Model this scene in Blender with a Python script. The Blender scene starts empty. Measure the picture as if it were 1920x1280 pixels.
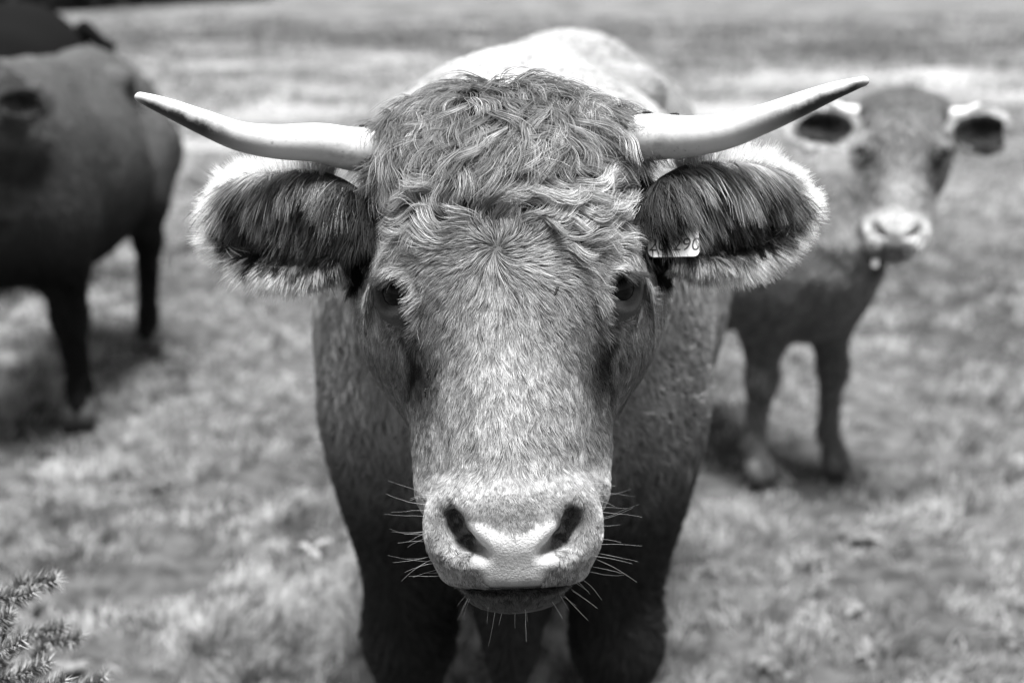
import bpy, math
import numpy as np
from mathutils import Matrix, Vector

# ------------------------------------------------------------------ camera, sky, sun, exposure
S = bpy.context.scene
COL = S.collection
R = math.radians
CAM_H, PITCH, FPX = 1.41, R(14.5), 2667.0          # metres, tilt down, focal length in photo pixels (1920 wide)
cam = bpy.data.cameras.new('camera'); cam_o = bpy.data.objects.new('camera', cam); COL.objects.link(cam_o)
cam.sensor_width = 36.0; cam.lens = 36.0 * FPX / 1920.0
cam.clip_start, cam.clip_end = 0.05, 3000.0
cam_o.location = (0, 0, CAM_H); cam_o.rotation_euler = (R(90) - PITCH, 0, 0)
cam.dof.use_dof = True; cam.dof.focus_distance = 1.335; cam.dof.aperture_fstop = 3.4; cam.dof.aperture_blades = 9
S.camera = cam_o

SUN_EL, SUN_AZ = R(79), R(165)                     # high hazy sun behind the camera
W = bpy.data.worlds.new('World'); S.world = W; W.use_nodes = True
nt = W.node_tree; nt.nodes.clear()
wo = nt.nodes.new('ShaderNodeOutputWorld'); bg = nt.nodes.new('ShaderNodeBackground')
sky = nt.nodes.new('ShaderNodeTexSky'); bw = nt.nodes.new('ShaderNodeRGBToBW')
sky.sky_type = 'NISHITA'; sky.sun_disc = False; sky.sun_elevation = SUN_EL; sky.sun_rotation = SUN_AZ
sky.air_density = 1.2; sky.dust_density = 2.0; sky.ozone_density = 1.0
nt.links.new(sky.outputs[0], bw.inputs[0]); nt.links.new(bw.outputs[0], bg.inputs[0])
bg.inputs[1].default_value = 0.05
nt.links.new(bg.outputs[0], wo.inputs[0])
sun = bpy.data.lights.new('sun', 'SUN'); sun_o = bpy.data.objects.new('sun', sun); COL.objects.link(sun_o)
sun.energy = 5.0; sun.angle = R(24); sun.color = (1, 1, 1)
sd = Vector((math.sin(SUN_AZ) * math.cos(SUN_EL), math.cos(SUN_AZ) * math.cos(SUN_EL), math.sin(SUN_EL)))
sun_o.rotation_euler = sd.to_track_quat('Z', 'Y').to_euler()
sun_o.location = (0, 5, 20)
S.view_settings.view_transform = 'Standard'; S.view_settings.look = 'None'
S.view_settings.gamma = 1.0; S.view_settings.use_curve_mapping = False
S.view_settings.exposure = 1.5
S.render.engine = 'CYCLES'
S.cycles.use_denoising = True
S.cycles.max_bounces = 10; S.cycles.diffuse_bounces = 4; S.cycles.glossy_bounces = 4
S.cycles.transmission_bounces = 6; S.cycles.transparent_max_bounces = 6

rng = np.random.default_rng(7)
f32 = np.float32

# ------------------------------------------------------------------ small maths
_fw = np.array([0, math.cos(PITCH), -math.sin(PITCH)]); _up = np.array([0, math.sin(PITCH), math.cos(PITCH)]); _rt = np.array([1.0, 0, 0])
_cp = np.array([0, 0, CAM_H])
def C(u, v, d):                                    # photo pixel + depth -> world point
    return _cp + d * (_fw + _rt * (u - 960) / FPX + _up * (640 - v) / FPX)
def G(u, v, z=0.0):                                # photo pixel -> point on the ground
    r = _fw + _rt * (u - 960) / FPX + _up * (640 - v) / FPX
    return _cp + r * ((z - CAM_H) / r[2])
def nrm(a): return a / np.maximum(np.linalg.norm(a, axis=-1, keepdims=True), 1e-9)
def sstep(a, b, x):
    t = np.clip((x - a) / (b - a), 0, 1); return t * t * (3 - 2 * t)
def bump(x, c, w): return np.exp(-((x - c) / w) ** 2)
def hsh(ix, iy, iz, seed=0):
    with np.errstate(over='ignore'):
        h = (ix.astype(np.uint32) * np.uint32(374761393) + iy.astype(np.uint32) * np.uint32(668265263)
             + iz.astype(np.uint32) * np.uint32(2147483647) + np.uint32((seed * 1274126177) & 0xffffffff))
        h = (h ^ (h >> np.uint32(13))) * np.uint32(1274126177); h = (h ^ (h >> np.uint32(16))) * np.uint32(2246822519)
        h = h ^ (h >> np.uint32(13))
    return h.astype(np.float64) / 4294967295.0
def noise(p, scale, seed=0):                       # value noise, -1..1
    q = p / scale; i = np.floor(q).astype(np.int64); f = q - i; f = f * f * (3 - 2 * f)
    r = 0
    for dx in (0, 1):
        for dy in (0, 1):
            for dz in (0, 1):
                w = (f[:, 0] if dx else 1 - f[:, 0]) * (f[:, 1] if dy else 1 - f[:, 1]) * (f[:, 2] if dz else 1 - f[:, 2])
                r = r + w * hsh(i[:, 0] + dx, i[:, 1] + dy, i[:, 2] + dz, seed)
    return r * 2 - 1
def fbm(p, scale, seed=0, o=3):
    r, a = 0, 1.0
    for k in range(o):
        r = r + a * noise(p, scale / 2 ** k, seed + 17 * k); a *= 0.5
    return r / 1.75

# ------------------------------------------------------------------ signed distance shapes
def ell(p, c, r):
    r = np.asarray(r, f32); q = (p - np.asarray(c, f32)) / r
    k0 = np.sqrt((q * q).sum(-1)); k1 = np.sqrt(((q / r) ** 2).sum(-1))
    return k0 * (k0 - 1) / np.maximum(k1, 1e-6)
def cap(p, a, b, ra, rb, sc=None):                 # tapered capsule; sc stretches the section
    a = np.asarray(a, f32); b = np.asarray(b, f32)
    m = 1.0
    if sc is not None:
        sc = np.asarray(sc, f32); p = p / sc; a = a / sc; b = b / sc; m = float(sc.min())
    ba = b - a; h = np.clip(((p - a) @ ba) / float(ba @ ba), 0, 1)
    d = p - a - h[:, None] * ba
    return (np.sqrt((d * d).sum(-1)) - (ra + (rb - ra) * h)) * m
def smin(a, b, k):
    h = np.maximum(k - np.abs(a - b), 0) / k
    return np.minimum(a, b) - h * h * k * 0.25
def smax(a, b, k): return -smin(-a, -b, k)

EYE = np.array([0.0975, 0.049, -0.0515]); EYE_R = 0.0260
EAR_C = np.array([0.216, 0.124, -0.095])
_ea = R(11)
EAR_M = np.array([[math.cos(_ea), math.sin(_ea), 0], [-math.sin(_ea), math.cos(_ea), 0], [0, 0, 1.0]])   # rows: along, across, front
_et = R(-14); EAR_M = np.array([[math.cos(_et), 0, math.sin(_et)], [0, 1, 0], [-math.sin(_et), 0, math.cos(_et)]]) @ EAR_M
EAR_R = np.array([0.086, 0.055, 0.034])
def ear_local(q): return (q - EAR_C) @ EAR_M.T     # q with x already made positive
def ear_sdf(q, eh=1.0):
    e = ear_local(q).astype(f32)
    e = e.copy(); e[:, 1] = e[:, 1] + 0.10 * e[:, 0] - 0.8 * np.maximum(e[:, 0], 0) * e[:, 0]; e[:, 1] /= eh
    o = ell(e, (0, 0, 0), EAR_R); i = ell(e, (0.004, -0.002, 0.020), (0.077, 0.046, 0.036))
    return smax(o, -i, 0.010)
def head_sdf(P, eh=1.0):
    q = P.copy(); q[:, 0] = np.abs(q[:, 0])
    d = ell(q, (0, .115, -.118), (.120, .125, .118))
    d = smin(d, cap(q, (0, .192, -.120), (.085, .178, -.120), .052, .046), .04)
    d = smin(d, ell(q, (0, .05, -.098), (.102, .14, .100)), .04)
    d = smin(d, cap(q, (0, .04, -.080), (0, -.13, -.020), .080, .060, (1.08, 1, 1)), .024)
    d = smin(d, cap(q, (.046, .0, -.120), (.051, -.140, -.052), .059, .044), .020)
    d = smin(d, ell(q, (.086, .066, -.068), (.034, .036, .035)), .024)
    d = smin(d, cap(q, (.062, .098, -.046), (.104, .083, -.066), .022, .020), .02)
    # muzzle
    d = smin(d, ell(q, (0, -.176, -.004), (.076, .056, .060)), .025)
    d = smin(d, ell(q, (.048, -.172, .012), (.034, .046, .036)), .018)
    d = smin(d, ell(q, (0, -.170, .034), (.043, .034, .028)), .02)
    d = smin(d, ell(q, (0, -.212, .000), (.066, .024, .050)), .016)
    # lower jaw and cheeks
    j = cap(q, (0, -.210, -.045), (0, -.06, -.19), .034, .065)
    j = smin(j, ell(q, (0, -.236, -.012), (.046, .019, .042)), .02)
    j = smin(j, cap(q, (.052, -.14, -.10), (.056, .0, -.18), .036, .056), .04)
    d = smin(d, j, .012)
    d = smin(d, ell(q, (0, .06, -.20), (.105, .15, .12)), .05)
    # tear hollow, groove beside the bridge, temple
    d = smax(d, -ell(q, (.088, .004, -.016), (.018, .042, .024)), .03)
    d = smax(d, -ell(q, (.132, .120, -.060), (.022, .030, .040)), .03)
    # eyes: socket then lids
    e = EYE.astype(f32)
    d = smax(d, -ell(q, e + np.array((.008, 0, .014), f32), (.027, .0215, .031)), .006)
    ax = nrm(np.array([.62, 0.02, .78])); t1 = nrm(np.cross([0, 1, 0], ax)); t2 = np.cross(ax, t1); t1, t2 = t1 * .92 + t2 * .39, t2 * .92 - t1 * .39
    ql = (q - e) @ np.stack([t1, t2, ax]).T.astype(f32)
    for off, rr, zc in ((.0185, .0042, .0218), (-.0205, .0034, .0180)):
        y0 = off * (1 - (ql[:, 0] / .029) ** 2)
        dl = np.sqrt((ql[:, 1] - y0) ** 2 + (ql[:, 2] - (zc - 9 * ql[:, 0] ** 2)) ** 2) - rr
        dl = np.maximum(dl, np.abs(ql[:, 0]) - .028)
        d = smin(d, dl, .006)
    # nostrils: comma shaped, deep, slanting down towards the middle
    nz = ell(q, (.0540, -.160, .044), (.0075, .010, .034))
    nz = smin(nz, ell(q, (.0510, -.169, .046), (.0095, .012, .040)), .008)
    nz = smin(nz, ell(q, (.0440, -.182, .046), (.0115, .010, .042)), .008)
    nz = smin(nz, ell(q, (.0340, -.1905, .048), (.0110, .007, .032)), .008)
    d = smax(d, -nz, .011)
    d = smax(d, -ell(q, (.0640, -.168, .064), (.013, .030, .024)), .016)
    d = smin(d, ell(q, (.033, -.2010, .036), (.016, .009, .015)), .008)
    # mouth line
    d = smax(d, -ell(q, (0, -.2265, .035), (.075, .0022, .05)), .005)
    # ears
    es = cap(q, (.105, .115, -.125), (.165, .118, -.112), .036, .030)
    d = smin(d, es, .02)
    d = smin(d, ear_sdf(q, eh), .012)
    return d

class Cow:
    """one animal: posed skeleton, signed distance field in world space"""
    def __init__(s, origin, yaw, scale, head_o, head_m, head_s=1.0, step=0.0, bend=0.0, girth=1.0, leg=1.0, eh=1.0, brisket=False):
        s.o = np.array(origin, float); s.sc = scale; s.ho = np.array(head_o, float); s.hm = np.array(head_m, float); s.hs = head_s
        c, n = math.cos(yaw), math.sin(yaw)
        s.B = np.array([[c, n, 0], [-n, c, 0], [0, 0, 1.0]])     # rows: body x (lateral), y (to the rear), z
        s.hb = s.bl(s.ho[None])[0]; s.step = step; s.bend = bend; s.leg = leg; s.eh = eh; s.brisket = brisket
        s.nk = s.bl(s.hw(np.array([[0, .05, -.17]])))[0]; s.girth = girth
        s.legs = []
        for sx in (-1, 1):
            st = step * sx
            s.legs.append(('f', sx, [(.15, .08, .74), (.165, .04 + st * .5, .40), (.165, .06 + st * .9, .14), (.165, .02 + st, .07)]))
            s.legs.append(('h', sx, [(.20, 1.15, .86), (.22, 1.03 - st * .4, .68), (.19, 1.38 - st * .8, .46), (.19, 1.31 - st, .14), (.19, 1.27 - st, .07)]))
    def bl(s, w): return ((w - s.o) @ s.B.T) / s.sc
    def bw(s, l): return (np.asarray(l) * s.sc) @ s.B + s.o
    def hl(s, w): return ((w - s.ho) @ s.hm.T) / s.hs
    def hw(s, l): return (np.asarray(l) * s.hs) @ s.hm + s.ho
    def body(s, q):
        q = q.copy(); q[:, 0] -= s.bend * np.maximum(q[:, 1] - .6, 0) ** 2
        a = q.copy(); a[:, 0] = np.abs(a[:, 0]); g = s.girth
        d = ell(a, (0, .12, .90), (.275, .36, .37))
        d = smin(d, ell(a, (0, .66, .86), (.385 * g, .66, .395)), .12)
        d = smin(d, ell(a, (0, 1.20, .96), (.27, .34, .31)), .10)
        d = smin(d, cap(a, (0, .02, 1.115), (0, .40, 1.135), .14, .13), .10)
        d = smin(d, cap(a, (0, .40, 1.15), (0, 1.25, 1.14), .10, .11), .10)
        d = smin(d, ell(a, (.17, .04, .86), (.115, .20, .30)), .06)
        d = smin(d, ell(a, (.19, 1.20, .86), (.12, .26, .30)), .08)
        d = smin(d, ell(a, (.18, 1.00, 1.17), (.07, .07, .05)), .05)
        d = smax(d, -ell(a, (.40 * g, .96, 1.02), (.09, .12, .12)), .12)
        d = smax(d, -ell(a, (.385, .33, .88), (.07, .05, .30)), .12)
        d = smax(d, -ell(a, (.33, -.20, .92), (.06, .05, .24)), .10)
        # neck, throat and brisket (not mirrored: the head may be turned)
        n = s.nk
        d = smin(d, cap(q, (0, .14, 1.00), tuple(n), .25, .165), .10)
        d = smin(d, cap(q, (0, .08, .72), (n[0] * .85, n[1] + .20, n[2] - .10), .16, .08), .09)
        d = smin(d, cap(q, (0, -.02, .52 if s.brisket else .66), (0, -.08, .84), .055 if s.brisket else .10, .19), .07)
        if s.brisket: d = smin(d, ell(q, (0, -.01, .49), (.045, .17, .14)), .05)
        # legs
        for kind, sx, J in s.legs:
            lg = s.leg; rr = (.118, .058 * lg, .038 * lg, .046 * lg) if kind == 'f' else (.19, .125, .056 * lg, .038 * lg, .046 * lg)
            J = [(sx * x, y, z) for x, y, z in J]
            for k in range(len(J) - 1):
                d = smin(d, cap(q, J[k], J[k + 1], rr[k], rr[k + 1]), .045 if k else .08)
            kn = J[1] if kind == 'f' else J[2]
            d = smin(d, ell(q, kn, (.058 * lg, .060 * lg, .075)), .03)
        # tail
        T = [(0, 1.50, 1.17), (0, 1.60, 1.08), (0, 1.60, .75), (.02, 1.58, .45)]
        for k in range(3): d = smin(d, cap(q, T[k], T[k + 1], .035 - .006 * k, .029 - .006 * k), .03)
        return d
    def sdf(s, w):
        w = np.asarray(w, f32)
        d = s.body(s.bl(w).astype(f32)) * s.sc
        h = s.hl(w).astype(f32)
        m = (h * h).sum(-1) < .42 ** 2
        if m.any():
            hd = head_sdf(h[m], s.eh) * s.hs
            d = d.astype(f32); d[m] = smin(d[m], hd, .035)
        return d
    def grad(s, w, e=.0012):
        w = np.asarray(w, np.float64); g = np.zeros_like(w)
        for k, (a, b, c) in enumerate(((1, -1, -1), (-1, -1, 1), (-1, 1, -1), (1, 1, 1))):
            v = np.array((a, b, c), float); g += v * s.sdf(w + v * e)[:, None].astype(float)
        return nrm(g)

def surface_nets(f, xs, ys, zs, B=12):
    nx, ny, nz = len(xs), len(ys), len(zs)
    V = np.full((nx, ny, nz), 1.0, f32)
    bl = []
    for i in range(0, nx, B):
        for j in range(0, ny, B):
            for k in range(0, nz, B):
                bl.append((i, min(i + B, nx), j, min(j + B, ny), k, min(k + B, nz)))
    bl = np.array(bl)
    lo = np.stack([xs[bl[:, 0]], ys[bl[:, 2]], zs[bl[:, 4]]], -1); hi = np.stack([xs[bl[:, 1] - 1], ys[bl[:, 3] - 1], zs[bl[:, 5] - 1]], -1)
    rad = np.linalg.norm(hi - lo, axis=1) / 2; dc = f((lo + hi) / 2)
    near = np.abs(dc) < rad * 1.35 + .03
    for b, n, d in zip(bl, near, dc):
        if not n and d < 0: V[b[0]:b[1], b[2]:b[3], b[4]:b[5]] = -1
    nb = bl[near]; pts, cnt = [], 0; idx = []
    def flush():
        nonlocal pts, idx, cnt
        if not pts: return
        v = f(np.concatenate(pts)); o = 0
        for b in idx:
            sh = (b[1] - b[0], b[3] - b[2], b[5] - b[4]); n = sh[0] * sh[1] * sh[2]
            V[b[0]:b[1], b[2]:b[3], b[4]:b[5]] = v[o:o + n].reshape(sh); o += n
        pts, idx, cnt = [], [], 0
    for b in nb:
        g = np.stack(np.meshgrid(xs[b[0]:b[1]], ys[b[2]:b[3]], zs[b[4]:b[5]], indexing='ij'), -1).reshape(-1, 3).astype(f32)
        pts.append(g); idx.append(b); cnt += len(g)
        if cnt > 400000: flush()
    flush()
    N = V < 0
    c = sum(N[i:nx - 1 + i, j:ny - 1 + j, k:nz - 1 + k].astype(np.uint8) for i in (0, 1) for j in (0, 1) for k in (0, 1))
    act = (c > 0) & (c < 8)
    ids = np.full(act.shape, -1, np.int64); ai = np.argwhere(act); ids[act] = np.arange(len(ai))
    acc = np.zeros((len(ai), 3)); ct = np.zeros(len(ai)); ax = (xs, ys, zs)
    for a in range(3):
        o1, o2 = [t for t in range(3) if t != a]
        for p in (0, 1):
            for q in (0, 1):
                i0 = ai.copy(); i0[:, o1] += p; i0[:, o2] += q; i1 = i0.copy(); i1[:, a] += 1
                v0 = V[tuple(i0.T)]; v1 = V[tuple(i1.T)]; m = (v0 < 0) != (v1 < 0)
                t = np.where(m, v0 / np.where(m, v0 - v1, 1), 0)
                P0 = np.stack([ax[t_][i0[:, t_]] for t_ in range(3)], -1); P1 = np.stack([ax[t_][i1[:, t_]] for t_ in range(3)], -1)
                acc += np.where(m[:, None], P0 + (P1 - P0) * t[:, None], 0); ct += m
    vs = acc / ct[:, None]
    quads = []
    for a in range(3):
        o1, o2 = [(1, 2), (2, 0), (0, 1)][a]
        s0 = [slice(1, -1)] * 3; s1 = [slice(1, -1)] * 3
        s0[a] = slice(0, -1); s1[a] = slice(1, None)
        e = np.argwhere(N[tuple(s0)] != N[tuple(s1)])
        for t in range(3):
            if t != a: e[:, t] += 1
        neg = N[tuple(e.T)]
        qs = []
        for (p, q) in ((-1, -1), (0, -1), (0, 0), (-1, 0)):
            w = e.copy(); w[:, o1] += p; w[:, o2] += q; qs.append(ids[tuple(w.T)])
        qd = np.stack(qs, -1); qd[~neg] = qd[~neg][:, ::-1]; quads.append(qd)
    return vs, np.concatenate(quads)

def axis(lo, hi, dlo, dhi, fine, coarse):          # rectilinear spacing, fine between dlo and dhi
    a = [dlo]
    st = fine
    while a[-1] > lo: st = min(st * 1.25, coarse); a.append(a[-1] - st)
    a = a[::-1]; b = list(np.arange(dlo + fine, dhi, fine)); a += b; st = fine
    while a[-1] < hi: st = min(st * 1.25, coarse); a.append(a[-1] + st)
    return np.array(a)

# ------------------------------------------------------------------ blender objects
def link(o, parent=None):
    COL.objects.link(o)
    if parent is not None:
        o.parent = parent; o.matrix_parent_inverse = Matrix.Translation(-Vector(parent.location))
    return o
def thing(name, label, cat, loc, group=None):
    o = bpy.data.objects.new(name, None); o.empty_display_size = .1; o.location = loc; COL.objects.link(o)
    o['label'] = label; o['category'] = cat
    if group: o['group'] = group
    return o
def mesh_obj(name, v, f, mat, parent=None, smooth=True, attrs=None):
    me = bpy.data.meshes.new(name); v = np.asarray(v, f32)
    if isinstance(f, np.ndarray):
        n, k = f.shape
        me.vertices.add(len(v)); me.vertices.foreach_set('co', v.ravel())
        me.loops.add(n * k); me.loops.foreach_set('vertex_index', f.ravel().astype(np.int32))
        me.polygons.add(n); me.polygons.foreach_set('loop_start', (np.arange(n) * k).astype(np.int32))
        me.update(calc_edges=True)
    else:
        me.from_pydata([tuple(map(float, a)) for a in v], [], f)
    me.validate()
    if smooth: me.polygons.foreach_set('use_smooth', np.ones(len(me.polygons), bool))
    for k, a in (attrs or {}).items():
        at = me.attributes.new(k, 'FLOAT', 'POINT'); at.data.foreach_set('value', np.asarray(a, f32))
    me.materials.append(mat); me.update()
    return link(bpy.data.objects.new(name, me), parent)
def hair_obj(name, pts, rad, tone, mat, parent=None):   # pts (n,K,3), rad (K,) or (n,K)
    n, K, _ = pts.shape
    hc = bpy.data.hair_curves.new(name); hc.add_curves([K] * n)
    hc.attributes['position'].data.foreach_set('vector', np.ascontiguousarray(pts, f32).ravel())
    ra = hc.attributes.get('radius') or hc.attributes.new('radius', 'FLOAT', 'POINT')
    ra.data.foreach_set('value', np.broadcast_to(np.asarray(rad, f32), (n, K)).ravel().copy())
    ta = hc.attributes.new('tone', 'FLOAT', 'POINT')
    tone = np.asarray(tone, f32); tone = tone[:, None] if tone.ndim == 1 else tone
    ta.data.foreach_set('value', np.ascontiguousarray(np.broadcast_to(tone, (n, K)), f32).ravel())
    hc.materials.append(mat)
    o = link(bpy.data.objects.new(name, hc), parent); o['kind'] = 'stuff'
    return o
def tube(path, radii, n=20, squash=1.0):
    path = np.asarray(path, float); v, f = [], []
    tg = nrm(np.gradient(path, axis=0)); ref = np.array([0, 1.0, 0]) if abs(tg[0][1]) < .9 else np.array([1.0, 0, 0])
    for k, (p, t, r) in enumerate(zip(path, tg, radii)):
        a = nrm(np.cross(t, ref)); b = np.cross(t, a)
        for i in range(n):
            w = 2 * math.pi * i / n; v.append(p + r * (a * math.cos(w) + b * math.sin(w) * squash))
    m = len(path)
    for k in range(m - 1):
        for i in range(n):
            j = (i + 1) % n; f.append((k * n + i, k * n + j, (k + 1) * n + j, (k + 1) * n + i))
    f.append(tuple(range(n))[::-1]); f.append(tuple(range((m - 1) * n, m * n)))
    return np.array(v), f
def catmull(P, n):
    P = np.asarray(P, float); P = np.vstack([2 * P[0] - P[1], P, 2 * P[-1] - P[-2]]); out = []
    m = len(P) - 3; ts = np.linspace(0, m, n)
    for t in ts:
        i = min(int(t), m - 1); u = t - i; a, b, c, d = P[i:i + 4]
        out.append(.5 * (2 * b + (c - a) * u + (2 * a - 5 * b + 4 * c - d) * u * u + (3 * b - a - 3 * c + d) * u ** 3))
    return np.array(out)

# ------------------------------------------------------------------ materials (the photograph is black and white: all greys)
def mat(name):
    m = bpy.data.materials.new(name); m.use_nodes = True; n = m.node_tree.nodes; n.clear()
    o = n.new('ShaderNodeOutputMaterial'); return m, n, m.node_tree.links, o
def grey(v): return (v, v, v, 1)
def math_node(n, l, op, a, b=None, clamp=False):
    m = n.new('ShaderNodeMath'); m.operation = op; m.use_clamp = clamp
    for i, x in enumerate((a, b)):
        if x is None: continue
        if isinstance(x, (int, float)): m.inputs[i].default_value = x
        else: l.new(x, m.inputs[i])
    return m.outputs[0]
def mat_simple(name, g, rough=.6, bumpscale=0, bumpd=.001, var=0, vscale=20, spec=.3):
    m, n, l, o = mat(name); p = n.new('ShaderNodeBsdfPrincipled'); l.new(p.outputs[0], o.inputs[0])
    p.inputs['Base Color'].default_value = grey(g); p.inputs['Roughness'].default_value = rough; p.inputs['Specular IOR Level'].default_value = spec
    tc = n.new('ShaderNodeTexCoord')
    if var:
        t = n.new('ShaderNodeTexNoise'); t.inputs['Scale'].default_value = vscale; t.inputs['Detail'].default_value = 6; l.new(tc.outputs['Object'], t.inputs[0])
        mr = n.new('ShaderNodeMapRange'); mr.inputs[1].default_value = .3; mr.inputs[2].default_value = .7
        mr.inputs[3].default_value = g * (1 - var); mr.inputs[4].default_value = g * (1 + var); l.new(t.outputs[0], mr.inputs[0]); l.new(mr.outputs[0], p.inputs['Base Color'])
    if bumpscale:
        t = n.new('ShaderNodeTexNoise'); t.inputs['Scale'].default_value = bumpscale; t.inputs['Detail'].default_value = 5; l.new(tc.outputs['Object'], t.inputs[0])
        b = n.new('ShaderNodeBump'); b.inputs['Distance'].default_value = bumpd; b.inputs['Strength'].default_value = 1; l.new(t.outputs[0], b.inputs['Height']); l.new(b.outputs[0], p.inputs['Normal'])
    return m
def mat_hide(name, fine=900):                       # hide under the hair: tone, wet (bare glossy skin) come from the mesh
    m, n, l, o = mat(name); p = n.new('ShaderNodeBsdfPrincipled'); l.new(p.outputs[0], o.inputs[0])
    at = n.new('ShaderNodeAttribute'); at.attribute_name = 'tone'; aw = n.new('ShaderNodeAttribute'); aw.attribute_name = 'wet'
    tc = n.new('ShaderNodeTexCoord')
    t1 = n.new('ShaderNodeTexNoise'); t1.inputs['Scale'].default_value = fine; t1.inputs['Detail'].default_value = 4; l.new(tc.outputs['Object'], t1.inputs[0])
    t2 = n.new('ShaderNodeTexVoronoi'); t2.inputs['Scale'].default_value = 380; l.new(tc.outputs['Object'], t2.inputs[0])
    mr = n.new('ShaderNodeMapRange'); mr.inputs[1].default_value = .3; mr.inputs[2].default_value = .7; mr.inputs[3].default_value = .75; mr.inputs[4].default_value = 1.25; l.new(t1.outputs[0], mr.inputs[0])
    l.new(math_node(n, l, 'MULTIPLY', at.outputs['Fac'], mr.outputs[0]), p.inputs['Base Color'])
    l.new(math_node(n, l, 'SUBTRACT', .75, math_node(n, l, 'MULTIPLY', aw.outputs['Fac'], .46)), p.inputs['Roughness'])
    p.inputs['Specular IOR Level'].default_value = .22
    h = math_node(n, l, 'ADD', t1.outputs[0], math_node(n, l, 'MULTIPLY', t2.outputs[0], math_node(n, l, 'MULTIPLY', aw.outputs['Fac'], .55)))
    b = n.new('ShaderNodeBump'); b.inputs['Distance'].default_value = .0008; b.inputs['Strength'].default_value = .8; l.new(h, b.inputs['Height']); l.new(b.outputs[0], p.inputs['Normal'])
    return m
def mat_hair(name, rough=.35, mix=.30, gain=1.0):   # opaque matt strand with some translucent fibre shine
    m, n, l, o = mat(name); p = n.new('ShaderNodeBsdfHairPrincipled'); p.model = 'CHIANG'; p.parametrization = 'COLOR'
    at = n.new('ShaderNodeAttribute'); at.attribute_name = 'tone'
    hi = n.new('ShaderNodeHairInfo')
    mr = n.new('ShaderNodeMapRange'); mr.inputs[3].default_value = .6; mr.inputs[4].default_value = 1.4; l.new(hi.outputs['Random'], mr.inputs[0])
    c = math_node(n, l, 'MULTIPLY', at.outputs['Fac'], mr.outputs[0])
    l.new(c, p.inputs['Color']); p.inputs['Roughness'].default_value = rough; p.inputs['Radial Roughness'].default_value = .5
    d = n.new('ShaderNodeBsdfDiffuse'); l.new(math_node(n, l, 'MULTIPLY', c, gain), d.inputs[0])
    mx = n.new('ShaderNodeMixShader'); mx.inputs[0].default_value = mix; l.new(d.outputs[0], mx.inputs[1]); l.new(p.outputs[0], mx.inputs[2])
    l.new(mx.outputs[0], o.inputs[0]); return m
M_HIDE = mat_hide('cow_hide'); M_HAIR = mat_hair('cow_hair', gain=1.6); M_FLUFF = mat_hair('rim_hair', mix=.8); M_COAT = mat_hair('short_coat', mix=.10, gain=1.5)
M_EYE = mat_simple('eye_black', .002, .05, spec=.14)
M_HOOF = mat_simple('hoof_horn', .05, .5, 60, .001, .3, 30)
# ------------------------------------------------------------------ ground
def gz(x, y):                                       # ground height: tussocks near, gentle far
    p = np.stack([x, y, np.zeros_like(x)], -1)
    return .030 * fbm(p, .55, 3) + .022 * fbm(p, .16, 5, 2) + .05 * noise(p, 3.0, 9) - .02
def mat_field():
    m, n, l, o = mat('pasture'); p = n.new('ShaderNodeBsdfPrincipled'); l.new(p.outputs[0], o.inputs[0])
    tc = n.new('ShaderNodeTexCoord')
    def nz(sc, det, lo, hi, a, b, vec=None):
        t = n.new('ShaderNodeTexNoise'); t.inputs['Scale'].default_value = sc; t.inputs['Detail'].default_value = det; l.new(vec or tc.outputs['Object'], t.inputs[0])
        r = n.new('ShaderNodeMapRange'); r.inputs[1].default_value = lo; r.inputs[2].default_value = hi; r.inputs[3].default_value = a; r.inputs[4].default_value = b
        l.new(t.outputs[0], r.inputs[0]); return r.outputs[0]
    fine = nz(14, 6, .35, .68, .5, 1.4)
    mp = n.new('ShaderNodeMapping'); mp.inputs['Scale'].default_value = (.10, .30, 1); l.new(tc.outputs['Object'], mp.inputs[0])
    big = nz(1.0, 4, .35, .65, .80, 1.18, mp.outputs[0])
    # beyond a slack band the far field is a rougher, darker sward
    sx = n.new('ShaderNodeSeparateXYZ'); l.new(tc.outputs['Object'], sx.inputs[0])
    wob = math_node(n, l, 'ADD', sx.outputs[1], nz(.12, 3, 0, 1, -7, 7))
    wob = math_node(n, l, 'ADD', wob, math_node(n, l, 'MULTIPLY', sx.outputs[0], .25))
    far = n.new('ShaderNodeMapRange'); far.inputs[1].default_value = 20; far.inputs[2].default_value = 27; far.inputs[3].default_value = 1.0; far.inputs[4].default_value = .56; l.new(wob, far.inputs[0])
    near = n.new('ShaderNodeMapRange'); near.inputs[1].default_value = 6; near.inputs[2].default_value = 16; near.inputs[3].default_value = .28; near.inputs[4].default_value = .84; l.new(sx.outputs[1], near.inputs[0])
    mp2 = n.new('ShaderNodeMapping'); mp2.inputs['Scale'].default_value = (.55, .22, 1); l.new(tc.outputs['Object'], mp2.inputs[0])
    v = math_node(n, l, 'MULTIPLY', fine, big); v = math_node(n, l, 'MULTIPLY', v, nz(1.0, 7, .36, .66, .55, 1.30, mp2.outputs[0])); v = math_node(n, l, 'MULTIPLY', v, far.outputs[0]); v = math_node(n, l, 'MULTIPLY', v, near.outputs[0])
    v = math_node(n, l, 'MULTIPLY', v, .26)
    l.new(v, p.inputs['Base Color']); p.inputs['Roughness'].default_value = .95; p.inputs['Specular IOR Level'].default_value = .1
    return m
gx = np.concatenate([-np.geomspace(500, 3.2, 24), np.linspace(-3, 3, 150), np.geomspace(3.2, 500, 24)])
gy = np.concatenate([np.linspace(-30, 1.2, 10), np.linspace(1.4, 8, 170), np.geomspace(8.2, 900, 60)])
X, Y = np.meshgrid(gx, gy, indexing='ij'); fl = np.clip(1.5 - (np.abs(X) + np.abs(Y)) / 60, 0, 1)
Z = gz(X.ravel(), Y.ravel()).reshape(X.shape) * fl
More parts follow.
